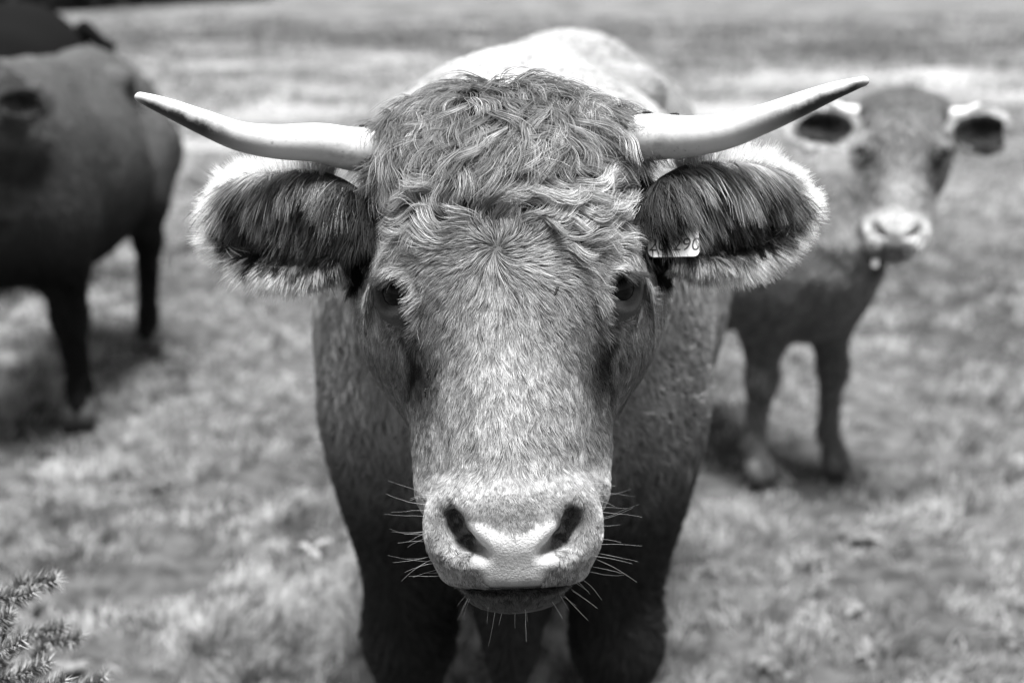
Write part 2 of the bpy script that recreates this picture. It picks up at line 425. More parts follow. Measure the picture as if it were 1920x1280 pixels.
nv = len(gy); I = (np.arange(len(gx) - 1)[:, None] * nv + np.arange(nv - 1)[None]).ravel()
gq = np.stack([I, I + nv, I + nv + 1, I + 1], -1)
go = mesh_obj('ground', np.stack([X, Y, Z], -1).reshape(-1, 3), gq, mat_field(), None, True)
go['kind'] = 'structure'; go['label'] = 'rough grazed pasture stretching up out of sight'; go['category'] = 'ground'
def mat_blade(name, mult=1.0):
    m, n, l, o = mat(name); d = n.new('ShaderNodeBsdfDiffuse'); t = n.new('ShaderNodeBsdfTranslucent'); mx = n.new('ShaderNodeMixShader'); mx.inputs[0].default_value = .35
    at = n.new('ShaderNodeAttribute'); at.attribute_name = 'tone'
    c = math_node(n, l, 'MULTIPLY', at.outputs['Fac'], mult)
    l.new(c, d.inputs[0]); l.new(c, t.inputs[0]); l.new(d.outputs[0], mx.inputs[1]); l.new(t.outputs[0], mx.inputs[2]); l.new(mx.outputs[0], o.inputs[0]); return m
M_GRASS = mat_blade('grass_blade')
def grass(n):
    d = 2.0 * (24.0) ** (rng.random(n) ** 1.15); x = (rng.random(n) * 2 - 1) * (.44 * d + .5)
    p = np.stack([x, d, 0 * x], -1)
    tus = np.where(d < 9, fbm(p, .30, 21, 3), fbm(p, 1.1, 22, 3)); hole = noise(p, .16, 23) + .5 * noise(p, .07, 24); dens = sstep(-.35, .20, tus) * (1 - .8 * sstep(25, 48, d)) * sstep(-.55, -.15, hole + .07 * d)
    k = rng.random(n) < .04 + .96 * dens; x, d, p, tus = x[k], d[k], p[k], tus[k]; n = len(x)
    L = (.020 + .040 * sstep(-.3, .6, tus) + .02 * rng.random(n)) * (.8 + .5 * rng.random(n)) * (1 + sstep(8, 30, d) * 1.2)
    a = noise(p, .12, 31) * 3.5 + rng.normal(0, .8, n); ln = np.abs(rng.normal(.7, .4, n))
    pts = np.zeros((n, 4, 3)); pts[:, 0] = np.stack([x, d, gz(x, d) - .006], -1)
    for j in range(1, 4):
        t = ln * j / 3 * 1.2; st = np.stack([np.cos(a) * np.sin(t), np.sin(a) * np.sin(t), np.cos(t)], -1)
        pts[:, j] = pts[:, j - 1] + st * (L / 3)[:, None]
    w = .0011 * (.5 + d / 3)
    tone = np.clip((.35 + .23 * fbm(p, .22, 41, 2) + .05 * noise(p, 1.3, 43)) * (1 - .40 * sstep(20, 27, d + 3 * noise(p, 6.0, 44))) * np.clip(1 + .9 * noise(p, .055, 45), .15, 2) * (1 - .22 * sstep(6, 12, d)) * np.exp(rng.normal(0, .35, n)), .015, .5)
    o = hair_obj('grass', pts, w[:, None] * np.array([1, .95, .7, .15])[None], tone, M_GRASS)
    o['label'] = 'short tufted pasture grass around the cattle'; o['category'] = 'grass'
grass(290000)

# ------------------------------------------------------------------ hair
def clumps(P, c, seed):                             # nearest jittered cell centre: clump root and four random numbers
    i = np.floor(P / c).astype(np.int64); best = np.full(len(P), 1e9); Pc = np.zeros_like(P); ci = np.zeros((len(P), 3), np.int64)
    for dx in (-1, 0, 1):
        for dy in (-1, 0, 1):
            for dz in (-1, 0, 1):
                j = i + np.array([dx, dy, dz])
                q = (j + np.stack([hsh(j[:, 0], j[:, 1], j[:, 2], seed + k) for k in range(3)], -1)) * c
                d = ((q - P) ** 2).sum(-1); m = d < best; best[m] = d[m]; Pc[m] = q[m]; ci[m] = j[m]
    return Pc, [hsh(ci[:, 0], ci[:, 1], ci[:, 2], seed + 50 + k) for k in range(4)]
def rot(T, N, a):
    return T * np.cos(a)[:, None] + np.cross(N, T) * np.sin(a)[:, None]
def strands(P, N, T, L, lift, K=7, bend=.8, wave=0., wf=1., ph=None, Pc=None, cl=0., grav=0.):
    T = nrm(T - N * (T * N).sum(-1, keepdims=True)); B = np.cross(N, T); n = len(P)
    wave = np.broadcast_to(wave, n); ph = np.zeros(n) if ph is None else ph; wf = np.broadcast_to(wf, n); cl = np.broadcast_to(cl, n); bend = np.broadcast_to(bend, n)
    out = np.zeros((n, K, 3)); out[:, 0] = P - N * .0002; grav = np.broadcast_to(grav, n)
    for k in range(1, K):
        s = (k - .5) / (K - 1); an = lift * (1 - bend * s * 1.3); w = wave * (np.sin(2 * math.pi * wf * s + ph) - np.sin(ph) * .4)
        d = (T * np.cos(w)[:, None] + B * np.sin(w)[:, None]) * np.cos(an)[:, None] + N * np.sin(an)[:, None]
        d[:, 2] -= grav * s; d = nrm(d)
        out[:, k] = out[:, k - 1] + d * (L / (K - 1))[:, None]
    if Pc is not None:
        o = Pc - P; o -= N * (o * N).sum(-1, keepdims=True)
        for k in range(1, K): out[:, k] += o * (cl * (k / (K - 1)) ** 1.1)[:, None]
    return out
def sample(vs, tri, w, n):                          # n points on the triangles, weighted by w per triangle
    a, b, c = vs[tri[:, 0]], vs[tri[:, 1]], vs[tri[:, 2]]
    ar = np.linalg.norm(np.cross(b - a, c - a), axis=1) * w; cs = np.cumsum(ar); i = np.searchsorted(cs, rng.random(n) * cs[-1])
    u, v = rng.random(n), rng.random(n); m = u + v > 1; u[m], v[m] = 1 - u[m], 1 - v[m]
    return a[i] + (b[i] - a[i]) * u[:, None] + (c[i] - a[i]) * v[:, None]

# ------------------------------------------------------------------ coat tones, in head coordinates (pigment of the animal, with some shade painted in)
def ear_masks(h, eh=1.0):
    q = h.copy(); q[:, 0] = np.abs(q[:, 0]); e = ear_local(q)
    e2 = np.sqrt((e[:, 0] / EAR_R[0]) ** 2 + ((e[:, 1] + .10 * e[:, 0]) / EAR_R[1] / eh) ** 2)
    inear = (q[:, 0] > .130) & (e2 < 1.30) & (np.abs(e[:, 2]) < .075)
    return inear, e, e2
def pad_mask(h):                                    # bare nose
    x, y, z = np.abs(h[:, 0]), h[:, 1], h[:, 2]
    top = -.160 - .012 * np.clip(1 - x / .03, 0, 1)
    side = .044 - .38 * np.maximum(-.165 - y, 0)
    m = sstep(top + .005, top - .004, y) * sstep(side + .006, side - .002, x) * sstep(.012, .022, z) * sstep(-.226, -.218, y)
    wing = sstep(.0, .009, .014 - np.sqrt((x - .034) ** 2 + (y + .200) ** 2)) * sstep(.01, .02, z)
    return np.maximum(m, wing * .35)
def low_shade(c, P, pt):                           # shade painted into the coat of lower body and legs
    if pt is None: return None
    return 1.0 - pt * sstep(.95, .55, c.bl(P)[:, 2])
def ed_pts(H):
    q = H.copy(); q[:, 0] = np.abs(q[:, 0]); return np.linalg.norm(q - EYE, axis=1)
def pale_to_shade(P):                                   # blond along neck and back; chest and legs darkened, mostly painted shade
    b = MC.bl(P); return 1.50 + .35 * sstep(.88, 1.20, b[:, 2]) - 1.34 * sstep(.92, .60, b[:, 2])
def coat(h, w, base=.165, pale=1.0, bodyf=None, ring=0.0, marks=1.0):
    x, y, z = h[:, 0], h[:, 1], h[:, 2]; ax = np.abs(x)
    t = base * (1 + .16 * fbm(w, .05, 61) + .14 * noise(w, .3, 63))
    hd = (h * h).sum(-1) < .32 ** 2
    f = np.ones(len(t))
    f += .18 * bump(ax, 0, .035) * sstep(.08, .02, y)                         # paler blaze down the bridge
    f += .30 * np.exp(-(((ax - .106) / .022) ** 2 + ((y - .088) / .016) ** 2))  # pale brow
    f += .25 * np.exp(-(((ax - .104) / .014) ** 2 + ((y - .014) / .008) ** 2))  # pale lower lid
    f *= 1 - .80 * marks * np.exp(-(((ax - (.086 + .10 * (y + .02))) / .011) ** 2 + ((y + .018) / .030) ** 2))  # tear stain
    f *= 1 - .88 * marks * np.exp(-((ax - .096 - .004 * np.sin(y * 90)) / .0036) ** 2) * sstep(.024, .012, y) * sstep(-.060, -.035, y)
    f *= 1 - .30 * marks * np.exp(-(((ax - .085) / .025) ** 2 + ((y + .055) / .05) ** 2))
    f += .20 * sstep(-.120, -.165, y) * sstep(.03, .06, ax)                  # pale muzzle ring
    f += .12 * sstep(-.105, -.160, y)
    f += ring * sstep(-.125, -.150, y) * sstep(-.10, -.07, z) * (ax < .092) + ring * sstep(-.10, -.07, z) * (ax < .092) * .25 * bump(ax, 0, .05) * sstep(.0, -.05, y)
    f *= 1 - .55 * np.exp(-((ax / .040) ** 2 + ((y + .152) / .012) ** 2))     # dusky patch above the bare nose
    f *= 1 - .75 * sstep(-.212, -.228, y)
    f *= 1 - .40 * sstep(.040, .030, ed_pts(h))
    f *= 1 - .50 * sstep(.12, .20, y)
    f *= 1 - .48 * marks * sstep(.055, .085, ax) * sstep(.012, -.02, y) * sstep(-.135, -.10, y)  # cheek sides darkened: mostly shade painted in, partly coat colour
    f *= 1 - .50 * np.exp(-(((ax - .061) / .009) ** 2 + ((y + .166) / .024) ** 2))
    if bodyf is not None: f = np.where(hd, f, bodyf)
    else: f = np.where(hd, f, 1.0)
    return np.clip(t * f * pale, .003, .8)

# ------------------------------------------------------------------ build one animal
def build_cow(cow, name, label, grid, base, mainc=False, fur_n=0, horn=None, group=None, hornmat=None, ring=0.0, marks=1.0, shade_amt=None):
    vs, qd = surface_nets(cow.sdf, *grid)
    for _ in range(2):
        d = cow.sdf(vs).astype(float); g = cow.grad(vs); vs = vs - g * np.clip(d, -.004, .004)[:, None]
    vn = cow.grad(vs)
    T = thing(name, label, 'cow', tuple(cow.o), group)
    h = cow.hl(vs); tone = coat(h, vs, base, bodyf=pale_to_shade(vs) if mainc else low_shade(cow, vs, shade_amt), ring=ring, marks=marks)
    pm = pad_mask(h); inear, e, e2 = ear_masks(h, cow.eh)
    front = vn @ (cow.hm.T @ np.array([0, 0, 1.0]))
    tone = np.where(pm > .01, tone * (1 - pm) + pm * .46 * (1 + .3 * fbm(vs, .012, 71)) * (.75 + .5 * sstep(-.215, -.165, h[:, 1])), tone)
    inn = inear & (front > .1) & (e2 < (.85 if mainc else .95)); tone[inn] = .018
    rimv = inear & (e2 > .88); tone[rimv & (e2 > .97) & (not mainc)] = .30 if base > .1 else .06
    if mainc: tone[rimv] = np.where(e[rimv, 0] < .0, .03, .10)
    ax = np.abs(h[:, 0]); nost = (np.sqrt((ax - .043) ** 2 + (h[:, 1] + .17) ** 2) < .03) & (h[:, 2] < .035) & (h[:, 2] > -.06) & (front > -2) & (cow.hs > 0)
    deep = np.zeros(len(vs), bool)
    if True:
        q = h.copy(); q[:, 0] = np.abs(q[:, 0]); ed = np.linalg.norm(q - EYE, axis=1)
        lid = sstep(EYE_R + .0095, EYE_R + .003, ed); tone = tone * (1 - lid) + .012 * lid
    low = cow.bl(vs)[:, 2]
    body_o = mesh_obj('body', vs, qd, M_HIDE if base > .02 else M_HIDEB, T, True, {'tone': tone * np.where(pm > .3, 1, .5 if mainc else .9), 'wet': np.maximum(pm, lid * .3)})
    # eyes
    for sx in (-1, 1):
        n = 20; v = []; f = []
        for i in range(n + 1):
            th = math.pi * i / n
            for j in range(n): v.append((math.sin(th) * math.cos(2 * math.pi * j / n), math.sin(th) * math.sin(2 * math.pi * j / n), math.cos(th)))
        for i in range(n):
            for j in range(n): f.append((i * n + j, (i + 1) * n + j, (i + 1) * n + (j + 1) % n, i * n + (j + 1) % n))
        v = np.array(v) * EYE_R + EYE; v[:, 0] *= sx
        mesh_obj('eye', cow.hw(v), np.array(f), M_EYE, T)
    # hooves: two claws each
    for kind, sx, J in cow.legs:
        x, y, z = J[-1]; V, F = [], []
        for c in (-1, 1):
            pth = [(sx * x + c * .026, y + .012, .085), (sx * x + c * .027, y - .008, .045), (sx * x + c * .026, y - .028, -.005)]
            v, f = tube(pth, (.030, .036, .040), 12); F += [tuple(np.array(q) + len(V)) for q in f]; V += list(v)
        V = cow.bw(np.array(V)); V[:, 2] = np.maximum(V[:, 2], -.01)
        mesh_obj('hoof', V, F, M_HOOF if base < .05 else M_HOOFP, T)
    if horn:
        for pth, rad in horn:
            P = catmull(pth, 40); r = np.interp(np.linspace(0, 1, 40), np.linspace(0, 1, len(rad)), rad)
            r[-3:] *= (.93, .78, .42)
            v, f = tube(P, r, 28); s = np.repeat(np.linspace(0, 1, 40), 28)
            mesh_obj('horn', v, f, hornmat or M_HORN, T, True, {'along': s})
    tri = np.concatenate([qd[:, [0, 1, 2]], qd[:, [0, 2, 3]]])
    return T, vs, vn, tri, h

def mat_horn():
    m, n, l, o = mat('horn'); p = n.new('ShaderNodeBsdfPrincipled'); l.new(p.outputs[0], o.inputs[0])
    at = n.new('ShaderNodeAttribute'); at.attribute_name = 'along'; tc = n.new('ShaderNodeTexCoord'); ge = n.new('ShaderNodeNewGeometry')
    t = n.new('ShaderNodeTexNoise'); t.inputs['Scale'].default_value = 45; t.inputs['Detail'].default_value = 7; t.inputs['Roughness'].default_value = .65; l.new(tc.outputs['Object'], t.inputs[0])
    # underside shade and dark pigment painted over the outer half, ending before the tip
    r = n.new('ShaderNodeValToRGB'); e = r.color_ramp.elements
    e[0].position = .40; e[0].color = grey(0); e[1].position = .62; e[1].color = grey(1)
    k = e.new(.84); k.color = grey(1); k = e.new(.97); k.color = grey(.25)
    l.new(at.outputs['Fac'], r.inputs[0])
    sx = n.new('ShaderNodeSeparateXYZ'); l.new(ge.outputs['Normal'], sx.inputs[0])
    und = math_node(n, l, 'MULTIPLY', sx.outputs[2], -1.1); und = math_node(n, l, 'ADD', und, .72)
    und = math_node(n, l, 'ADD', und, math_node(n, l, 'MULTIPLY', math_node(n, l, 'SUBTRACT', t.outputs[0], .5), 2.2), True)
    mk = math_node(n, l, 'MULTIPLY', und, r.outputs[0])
    t2 = n.new('ShaderNodeTexNoise'); t2.inputs['Scale'].default_value = 160; t2.inputs['Detail'].default_value = 4; l.new(tc.outputs['Object'], t2.inputs[0])
    sp = n.new('ShaderNodeMapRange'); sp.inputs[1].default_value = .60; sp.inputs[2].default_value = .72; sp.inputs[3].default_value = 0; sp.inputs[4].default_value = .45; l.new(t2.outputs[0], sp.inputs[0])
    sm = math_node(n, l, 'MULTIPLY', sp.outputs[0], math_node(n, l, 'GREATER_THAN', t.outputs[0], .53))
    gb = n.new('ShaderNodeMapRange'); gb.inputs[1].default_value = .30; gb.inputs[2].default_value = .12; gb.inputs[3].default_value = 0; gb.inputs[4].default_value = .55; l.new(at.outputs['Fac'], gb.inputs[0])
    gn = n.new('ShaderNodeMapRange'); gn.inputs[1].default_value = .46; gn.inputs[2].default_value = .66; l.new(t.outputs[0], gn.inputs[0])
    mk = math_node(n, l, 'MAXIMUM', mk, sm); mk = math_node(n, l, 'MAXIMUM', mk, math_node(n, l, 'MULTIPLY', gb.outputs[0], gn.outputs[0]))
    mx = n.new('ShaderNodeMix'); mx.data_type = 'FLOAT'; l.new(mk, mx.inputs[0]); rg = n.new('ShaderNodeMath'); rg.operation = 'SINE'; l.new(math_node(n, l, 'ADD', math_node(n, l, 'MULTIPLY', at.outputs['Fac'], 150.0), math_node(n, l, 'MULTIPLY', t.outputs[0], 9.0)), rg.inputs[0])
    rb = n.new('ShaderNodeMapRange'); rb.inputs[1].default_value = .55; rb.inputs[2].default_value = .0; l.new(at.outputs['Fac'], rb.inputs[0]); ring_h = math_node(n, l, 'MULTIPLY', rg.outputs[0], math_node(n, l, 'MULTIPLY', rb.outputs[0], .22))
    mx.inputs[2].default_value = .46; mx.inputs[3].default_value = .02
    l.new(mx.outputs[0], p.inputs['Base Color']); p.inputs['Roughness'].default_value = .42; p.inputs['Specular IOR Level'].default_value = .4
    b = n.new('ShaderNodeBump'); b.inputs['Distance'].default_value = .0015; b.inputs['Strength'].default_value = .35; l.new(math_node(n, l, 'ADD', t.outputs[0], ring_h), b.inputs['Height']); l.new(b.outputs[0], p.inputs['Normal'])
    return m
M_HORN = mat_horn(); M_HIDEB = mat_simple('black_hide', .006, .9, spec=.03); M_HOOFP = mat_simple('pale_hoof', .08, .5, 60, .001, .3, 30)

# ------------------------------------------------------------------ the horned cow in front
roll = R(1.2)
hz = -_fw; hx = _rt * math.cos(roll) + _up * math.sin(roll); hy = np.cross(hz, hx)
HM = np.stack([hx, hy, hz]); HO = C(955, 640, 1.335)
MC = Cow((.0, 2.02, 0), R(-2), 1.0, HO, HM, 1.0, bend=.22, brisket=True)
grid = (axis(-.62, .72, -.36, .36, .0036, .02), axis(1.15, 3.8, 1.24, 1.52, .0036, .02), axis(-.02, 1.42, .79, 1.36, .0036, .02))
k = .00049
hornL = ([C(800, 272, 1.45), C(680, 281, 1.42), C(600, 268, 1.40), C(520, 266, 1.385), C(450, 256, 1.37), C(385, 231, 1.36), C(320, 204, 1.355), C(270, 185, 1.35), C(253, 181, 1.35)],
         np.array([46, 44, 38, 33, 28, 24, 18, 11, 8]) * .00051)
hornR = ([C(1095, 268, 1.45), C(1215, 258, 1.42), C(1290, 256, 1.40), C(1360, 247, 1.385), C(1430, 224, 1.37), C(1500, 196, 1.36), C(1560, 172, 1.355), C(1612, 155, 1.35), C(1629, 152, 1.35)],
         np.array([48, 46, 40, 34, 28, 23, 17, 10, 8]) * .00051)
TC, vs, vn, tri, h = build_cow(MC, 'cow', 'large horned cow facing head on with curly forehead and wide white horns', grid, .165, True, horn=[hornL, hornR])

def main_fur():
    hc = MC.hl(vs[tri].mean(1)); y, ax, z = hc[:, 1], np.abs(hc[:, 0]), hc[:, 2]
    hd = (hc * hc).sum(-1) < .31 ** 2
    inear, e, e2 = ear_masks(hc); pm = pad_mask(hc)
    q = hc.copy(); q[:, 0] = ax; ed = np.linalg.norm(q - EYE, axis=1)
    nost = (np.abs(ax - .043) < .016) & (np.abs(y + .170) < .034) & (z < .052) & (z > -.03)
    # ---- face and poll
    w = (hd & ~inear & (z > -.20)).astype(float) * (pm < .3) * (ed > EYE_R + .0095) * np.where(z < -.10, .5, 1) * np.where(y < -.12, 3.0, 1)
    P = sample(vs, tri, w, 260000); N = MC.grad(P); H = MC.hl(P); n = len(P)
    x, y, z = H.T; ax = np.abs(x)
    wx, wy = -.010, .082
    rad = np.stack([(x - wx) * 1.0, (y - wy) - .004, 0 * x], -1); rd = np.sqrt((x - wx) ** 2 + (y - wy) ** 2); rad = nrm(rad)
    sw = .9 * np.exp(-rd / .022); rad = np.stack([rad[:, 0] * np.cos(sw) - rad[:, 1] * np.sin(sw), rad[:, 0] * np.sin(sw) + rad[:, 1] * np.cos(sw), 0 * x], -1)
    rad = nrm(rad + np.stack([0 * x, -.55 * sstep(.05, .11, ax) * sstep(.16, .08, y), 0 * x], -1))
    tuft = nrm(np.stack([x * 5.5 + .12 * np.sign(x), -1 + 0 * x, 0 * x], -1))
    edge = y - .192 + .026 * noise(H, .035, 81) + .25 * (ax - .06) * (ax > .06)
    m = sstep(-.010, .012, edge)[:, None]
    D = nrm(rad * (1 - m) + tuft * m)
    back = np.stack([.2 * np.sign(x), -.35 + 0 * x, -1 + 0 * x], -1); mb = sstep(-.10, -.17, z)[:, None]
    D = nrm(D * (1 - mb) + back * mb)
    curly = sstep(.075, .125, y + .02 * noise(H, .03, 83)) * sstep(.125, .10, ax) ; long_ = m[:, 0]
    mid = sstep(-.06, .06, y)
    Pc, rn = clumps(P, .0150, 5)
    Pc2, rn2 = clumps(P, .0052, 9); Pc3, rn3 = clumps(P, .0110, 11)
    a = .45 * noise(H, .011, 89) * (1 - curly) + (noise(H, .040, 85) * 1.0 + (rn[0] - .5) * .9) * curly + (noise(H, .03, 87) * .22 + (rn2[0] - .5) * .35) * (1 - curly)
    Tw = nrm(D @ MC.hm); Tw = nrm(Tw - N * (Tw * N).sum(-1, keepdims=True)); Tw = rot(Tw, N, a + rng.normal(0, 1, n) * (.16 - .09 * curly))
    L = .0125 + .004 * mid + .023 * curly + .020 * long_
    L *= 1 - .55 * sstep(-.10, -.145, y); L *= np.where(ed_pts(H) < .036, .45, 1); L *= .75 + .5 * rn2[1]; L *= rng.uniform(.8, 1.15, n)
    whorl = np.exp(-((x - wx) ** 2 + (y - wy) ** 2) / .012 ** 2)
    lift = .16 + .12 * rn2[2] + .42 * curly * (.45 + rn[2]) + .25 * whorl + long_ * (.45 * rn3[1] - .05)
    lift += .14 * sstep(-.115, -.135, y); lift = np.where(ed_pts(H) < .036, .16, lift)
    t = coat(H, P) * (.70 + .60 * rn2[3]) * (1 + .75 * curly * (rn[3] - .5)) * np.exp(rng.normal(0, 1, n) * (.28 - .16 * sstep(-.11, -.14, y)))
    cl = (.34 - .2 * sstep(-.10, -.14, y)) * (1 - curly) + .86 * curly
    PC = np.where(long_[:, None] > .5, Pc3, np.where(curly[:, None] > .5, Pc, Pc2)); t *= 1 + 1.0 * long_ * (rn3[2] - .5); cl = np.minimum(cl + .12 * long_, .96); Tw = rot(Tw, N, long_ * (rn3[0] - .5) * .7)
    pts = strands(P, N, Tw, L, lift, 7, .85, wave=.12 + .60 * curly, wf=.55 + .35 * rn[3], ph=rn[1] * 6.28, Pc=PC, cl=cl, grav=.10 * curly + .28 * long_)
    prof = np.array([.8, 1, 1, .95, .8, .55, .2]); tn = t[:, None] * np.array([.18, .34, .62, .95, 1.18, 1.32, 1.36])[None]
    hair_obj('face_hair', pts, (.00019 + .00011 * curly - .00004 * sstep(-.11, -.14, y))[:, None] * prof[None], tn, M_HAIR, TC)
    # ---- ears
    we = inear.astype(float)
    P = sample(vs, tri, we, 90000); N = MC.grad(P); H = MC.hl(P); n = len(P); sg = np.sign(H[:, 0])
    ie, e, e2 = ear_masks(H); fr = N @ MC.hm[2]
    out2 = np.stack([e[:, 0] / EAR_R[0], (e[:, 1] + .1 * e[:, 0]) / EAR_R[1], 0 * e2], -1); out2 = nrm(out2)
    def towd(v):                                    # ear axes (mirrored) -> world
        q = v @ EAR_M; q = q * np.stack([sg, np.ones(n), np.ones(n)], -1); return q @ MC.hm
    Pc, rn = clumps(P, .010, 15)
    rim = (e2 + .10 * noise(P, .012, 97) + .05 * rng.normal(size=n) > .85) & ~((e[:, 0] < np.where(out2[:, 1] < -.3, -.062, -.030))); top = rim & (out2[:, 1] > .15) & (rng.random(n) < .60 * sstep(.075, .03, e[:, 0])) & (fr > -.3)
    rim &= ~top; inner = ((~rim) & (fr > -.1)) | top
    rdir = towd(nrm(out2 + np.array([.18, -.05, .30]))); hang = towd(nrm(np.stack([.10 + .30 * np.sin(rn[0] * 6.28) + .7 * sstep(.0, .07, e[:, 0]), -1 + 0 * e2, .42 + 0 * e2], -1)))
    back = towd(nrm(np.stack([1 + 0 * e2, -.3 + 0 * e2, -.1 + 0 * e2], -1)))
    up = sstep(-.035, .030, e[:, 1])
    D = np.where(rim[:, None], rdir, np.where(inner[:, None], hang, back))
    D = nrm(D + .16 * rng.normal(size=(n, 3)) + .25 * (np.stack([rn[1], rn[2], rn[3]], -1) - .5))
    L = np.where(rim, .015 + .012 * rn[3], np.where(inner, .018 + .034 * up * (.4 + .8 * rn[2]), .012)) * rng.uniform(.7, 1.2, n)
    toprim = sstep(.2, .8, out2[:, 1]) * sstep(.02, -.03, e[:, 0])
    t = np.where(rim, (.66 - .30 * toprim) * (.22 + .78 * sstep(-.05, .03, e[:, 0])) * (.7 + .5 * rn[0]), np.where(inner, (.012 + .27 * rn[1] ** 3) * (.4 + .6 * up) * sstep(-.085, -.02, e[:, 0]) + .05 * top, .12)) * np.exp(rng.normal(0, .2, n))
    # direct growth: strand leaves along D, bends with gravity
    pts = np.zeros((n, 7, 3)); pts[:, 0] = P; d = nrm(D + N * np.where(inner, .35, .15)[:, None])
    for kk in range(1, 7):
        pts[:, kk] = pts[:, kk - 1] + d * (L / 6)[:, None]
        d = d + np.stack([0 * e2, -.02 + 0 * e2, -np.where(inner, .12, .02)], -1); d = nrm(d)
    o = Pc - P
    for kk in range(1, 7): pts[:, kk] += o * np.where(inner, .65, .35)[:, None] * (kk / 6)
    # the tag lies over most of the hair: strands that would cross its lower edge are parted
    rel = pts - _cp; dd = rel @ _fw; uu = 960 + FPX * (rel @ _rt) / dd; vv = 640 - FPX * (rel @ _up) / dd
    hit = ((uu > 1214) & (uu < 1310) & (vv > 459) & (vv < 482) & (dd < 1.402)).any(1)
    keep = ~hit | (rng.random(n) < np.where(np.abs(uu.mean(1) - 1253) < 12, .30, .03))
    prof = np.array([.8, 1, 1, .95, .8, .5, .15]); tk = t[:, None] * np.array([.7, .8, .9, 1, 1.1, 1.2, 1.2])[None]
    kr = keep & rim; ki = keep & ~rim
    hair_obj('ear_hair', pts[ki], .00030 * prof, tk[ki], M_HAIR, TC)
    hair_obj('ear_fringe', pts[kr], .00026 * prof, tk[kr], M_FLUFF, TC)
    # ---- body
    wb = (~hd).astype(float); c = vs[tri].mean(1); wb *= np.where(c[:, 1] < 2.5, 1, .35) * np.where(c[:, 2] < .35, .25, 1)
    P = sample(vs, tri, wb, 170000); N = MC.grad(P); n = len(P); b = MC.bl(P)
    D = np.stack([0 * b[:, 0], .75 + 0 * b[:, 0], -.8 + 0 * b[:, 0]], -1) @ MC.B + 0.0
    D = nrm(D + .0); Tw = nrm(D - N * (D * N).sum(-1, keepdims=True)); Pc, rn = clumps(P, .011, 25)
    Tw = rot(Tw, N, noise(P, .09, 91) * .6 + (rn[0] - .5) * .4 + rng.normal(0, .12, n))
    L = (.022 + .010 * rn[1]) * rng.uniform(.8, 1.2, n); lift = .22 + .16 * rn[2]
    pts = strands(P, N, Tw, L, lift, 5, .8, wave=.3, wf=.6, ph=rn[3] * 6.28, Pc=Pc, cl=.35)
    t = (coat(MC.hl(P), P, bodyf=pale_to_shade(P)) * (.94 + .12 * rn[3]) * np.exp(rng.normal(0, .09, n)))[:, None] * np.array([.65, .85, 1, 1.1, 1.15])[None]
    hair_obj('body_hair', pts, .00045 * np.array([.8, 1, .95, .75, .25]), t, M_COAT, TC)
main_fur()
# ---- whiskers and lashes of the front cow
def whiskers():
    pts, rad = [], []
    def add(p, d, L, r, g=.25, seed=0):
        P = [p]; d = nrm(np.array(d, float))
        for kk in range(9):
            P.append(P[-1] + d * L / 9); d = nrm(d + np.array([0, 0, -g / 9]) + rng.normal(0, .045, 3))
        pts.append(P); rad.append(r)
    for sx in (-1, 1):
        for i in range(17 if sx > 0 else 21):
            y = rng.uniform(-.222, -.135); ax = rng.uniform(.070, .080); h0 = np.array([[sx * ax, y, rng.uniform(-.01, .03)]])
            P = MC.hw(h0); P = P - MC.grad(P) * MC.sdf(P)[:, None].astype(float)
            d = np.array([sx * 1.0, rng.normal(-.05 + (y + .17) * 5, .14), rng.uniform(.1, .6)]) @ MC.hm
            add(P[0], d, rng.uniform(.015, .050), .00014, rng.uniform(-.5, .5))
    for i in range(24):
        x = rng.uniform(-.055, .075); h0 = np.array([[x, rng.uniform(-.252, -.228), rng.uniform(-.02, .025)]])
        P = MC.hw(h0); P = P - MC.grad(P) * MC.sdf(P)[:, None].astype(float)
        d = np.array([x * 14 + rng.normal(0, .2), -1 + rng.normal(0, .25), .35]) @ MC.hm
        add(P[0], d, rng.uniform(.012, .036), .00014, .1)
    hair_obj('whiskers', np.array(pts), np.array(rad)[:, None] * np.linspace(1, .35, 10)[None], np.full(len(pts), .55), M_FLUFF, TC)
    pts = []
    for sx in (-1, 1):
        for i in range(130):
            a = rng.uniform(-.2, 1.0); l = a * .020
            axv = nrm(np.array([.62, .02, .78])); t1 = nrm(np.cross([0, 1, 0], axv)); t2 = np.cross(axv, t1); t1, t2 = t1 * .92 + t2 * .39, t2 * .92 - t1 * .39
            y0 = .0165 * (1 - (l / .029) ** 2)
            p = EYE + t1 * l + t2 * (y0 - .001) + axv * (.0275 - 9 * l * l)
            d = nrm(axv * .7 + t1 * (.25 + .5 * a) - t2 * .55 + rng.normal(0, .14, 3))
            p = p * np.array([sx, 1, 1]); d = d * np.array([sx, 1, 1]); P = [p]; L = rng.uniform(.012, .022)
            for kk in range(5): P.append(P[-1] + d * L / 5); d = nrm(d + np.array([0, -.10, 0]))
            pts.append(MC.hw(np.array(P)))
    hair_obj('eyelashes', np.array(pts), .00026 * np.linspace(1, .3, 6), np.full(len(pts), .015), M_HAIR, TC)
whiskers()

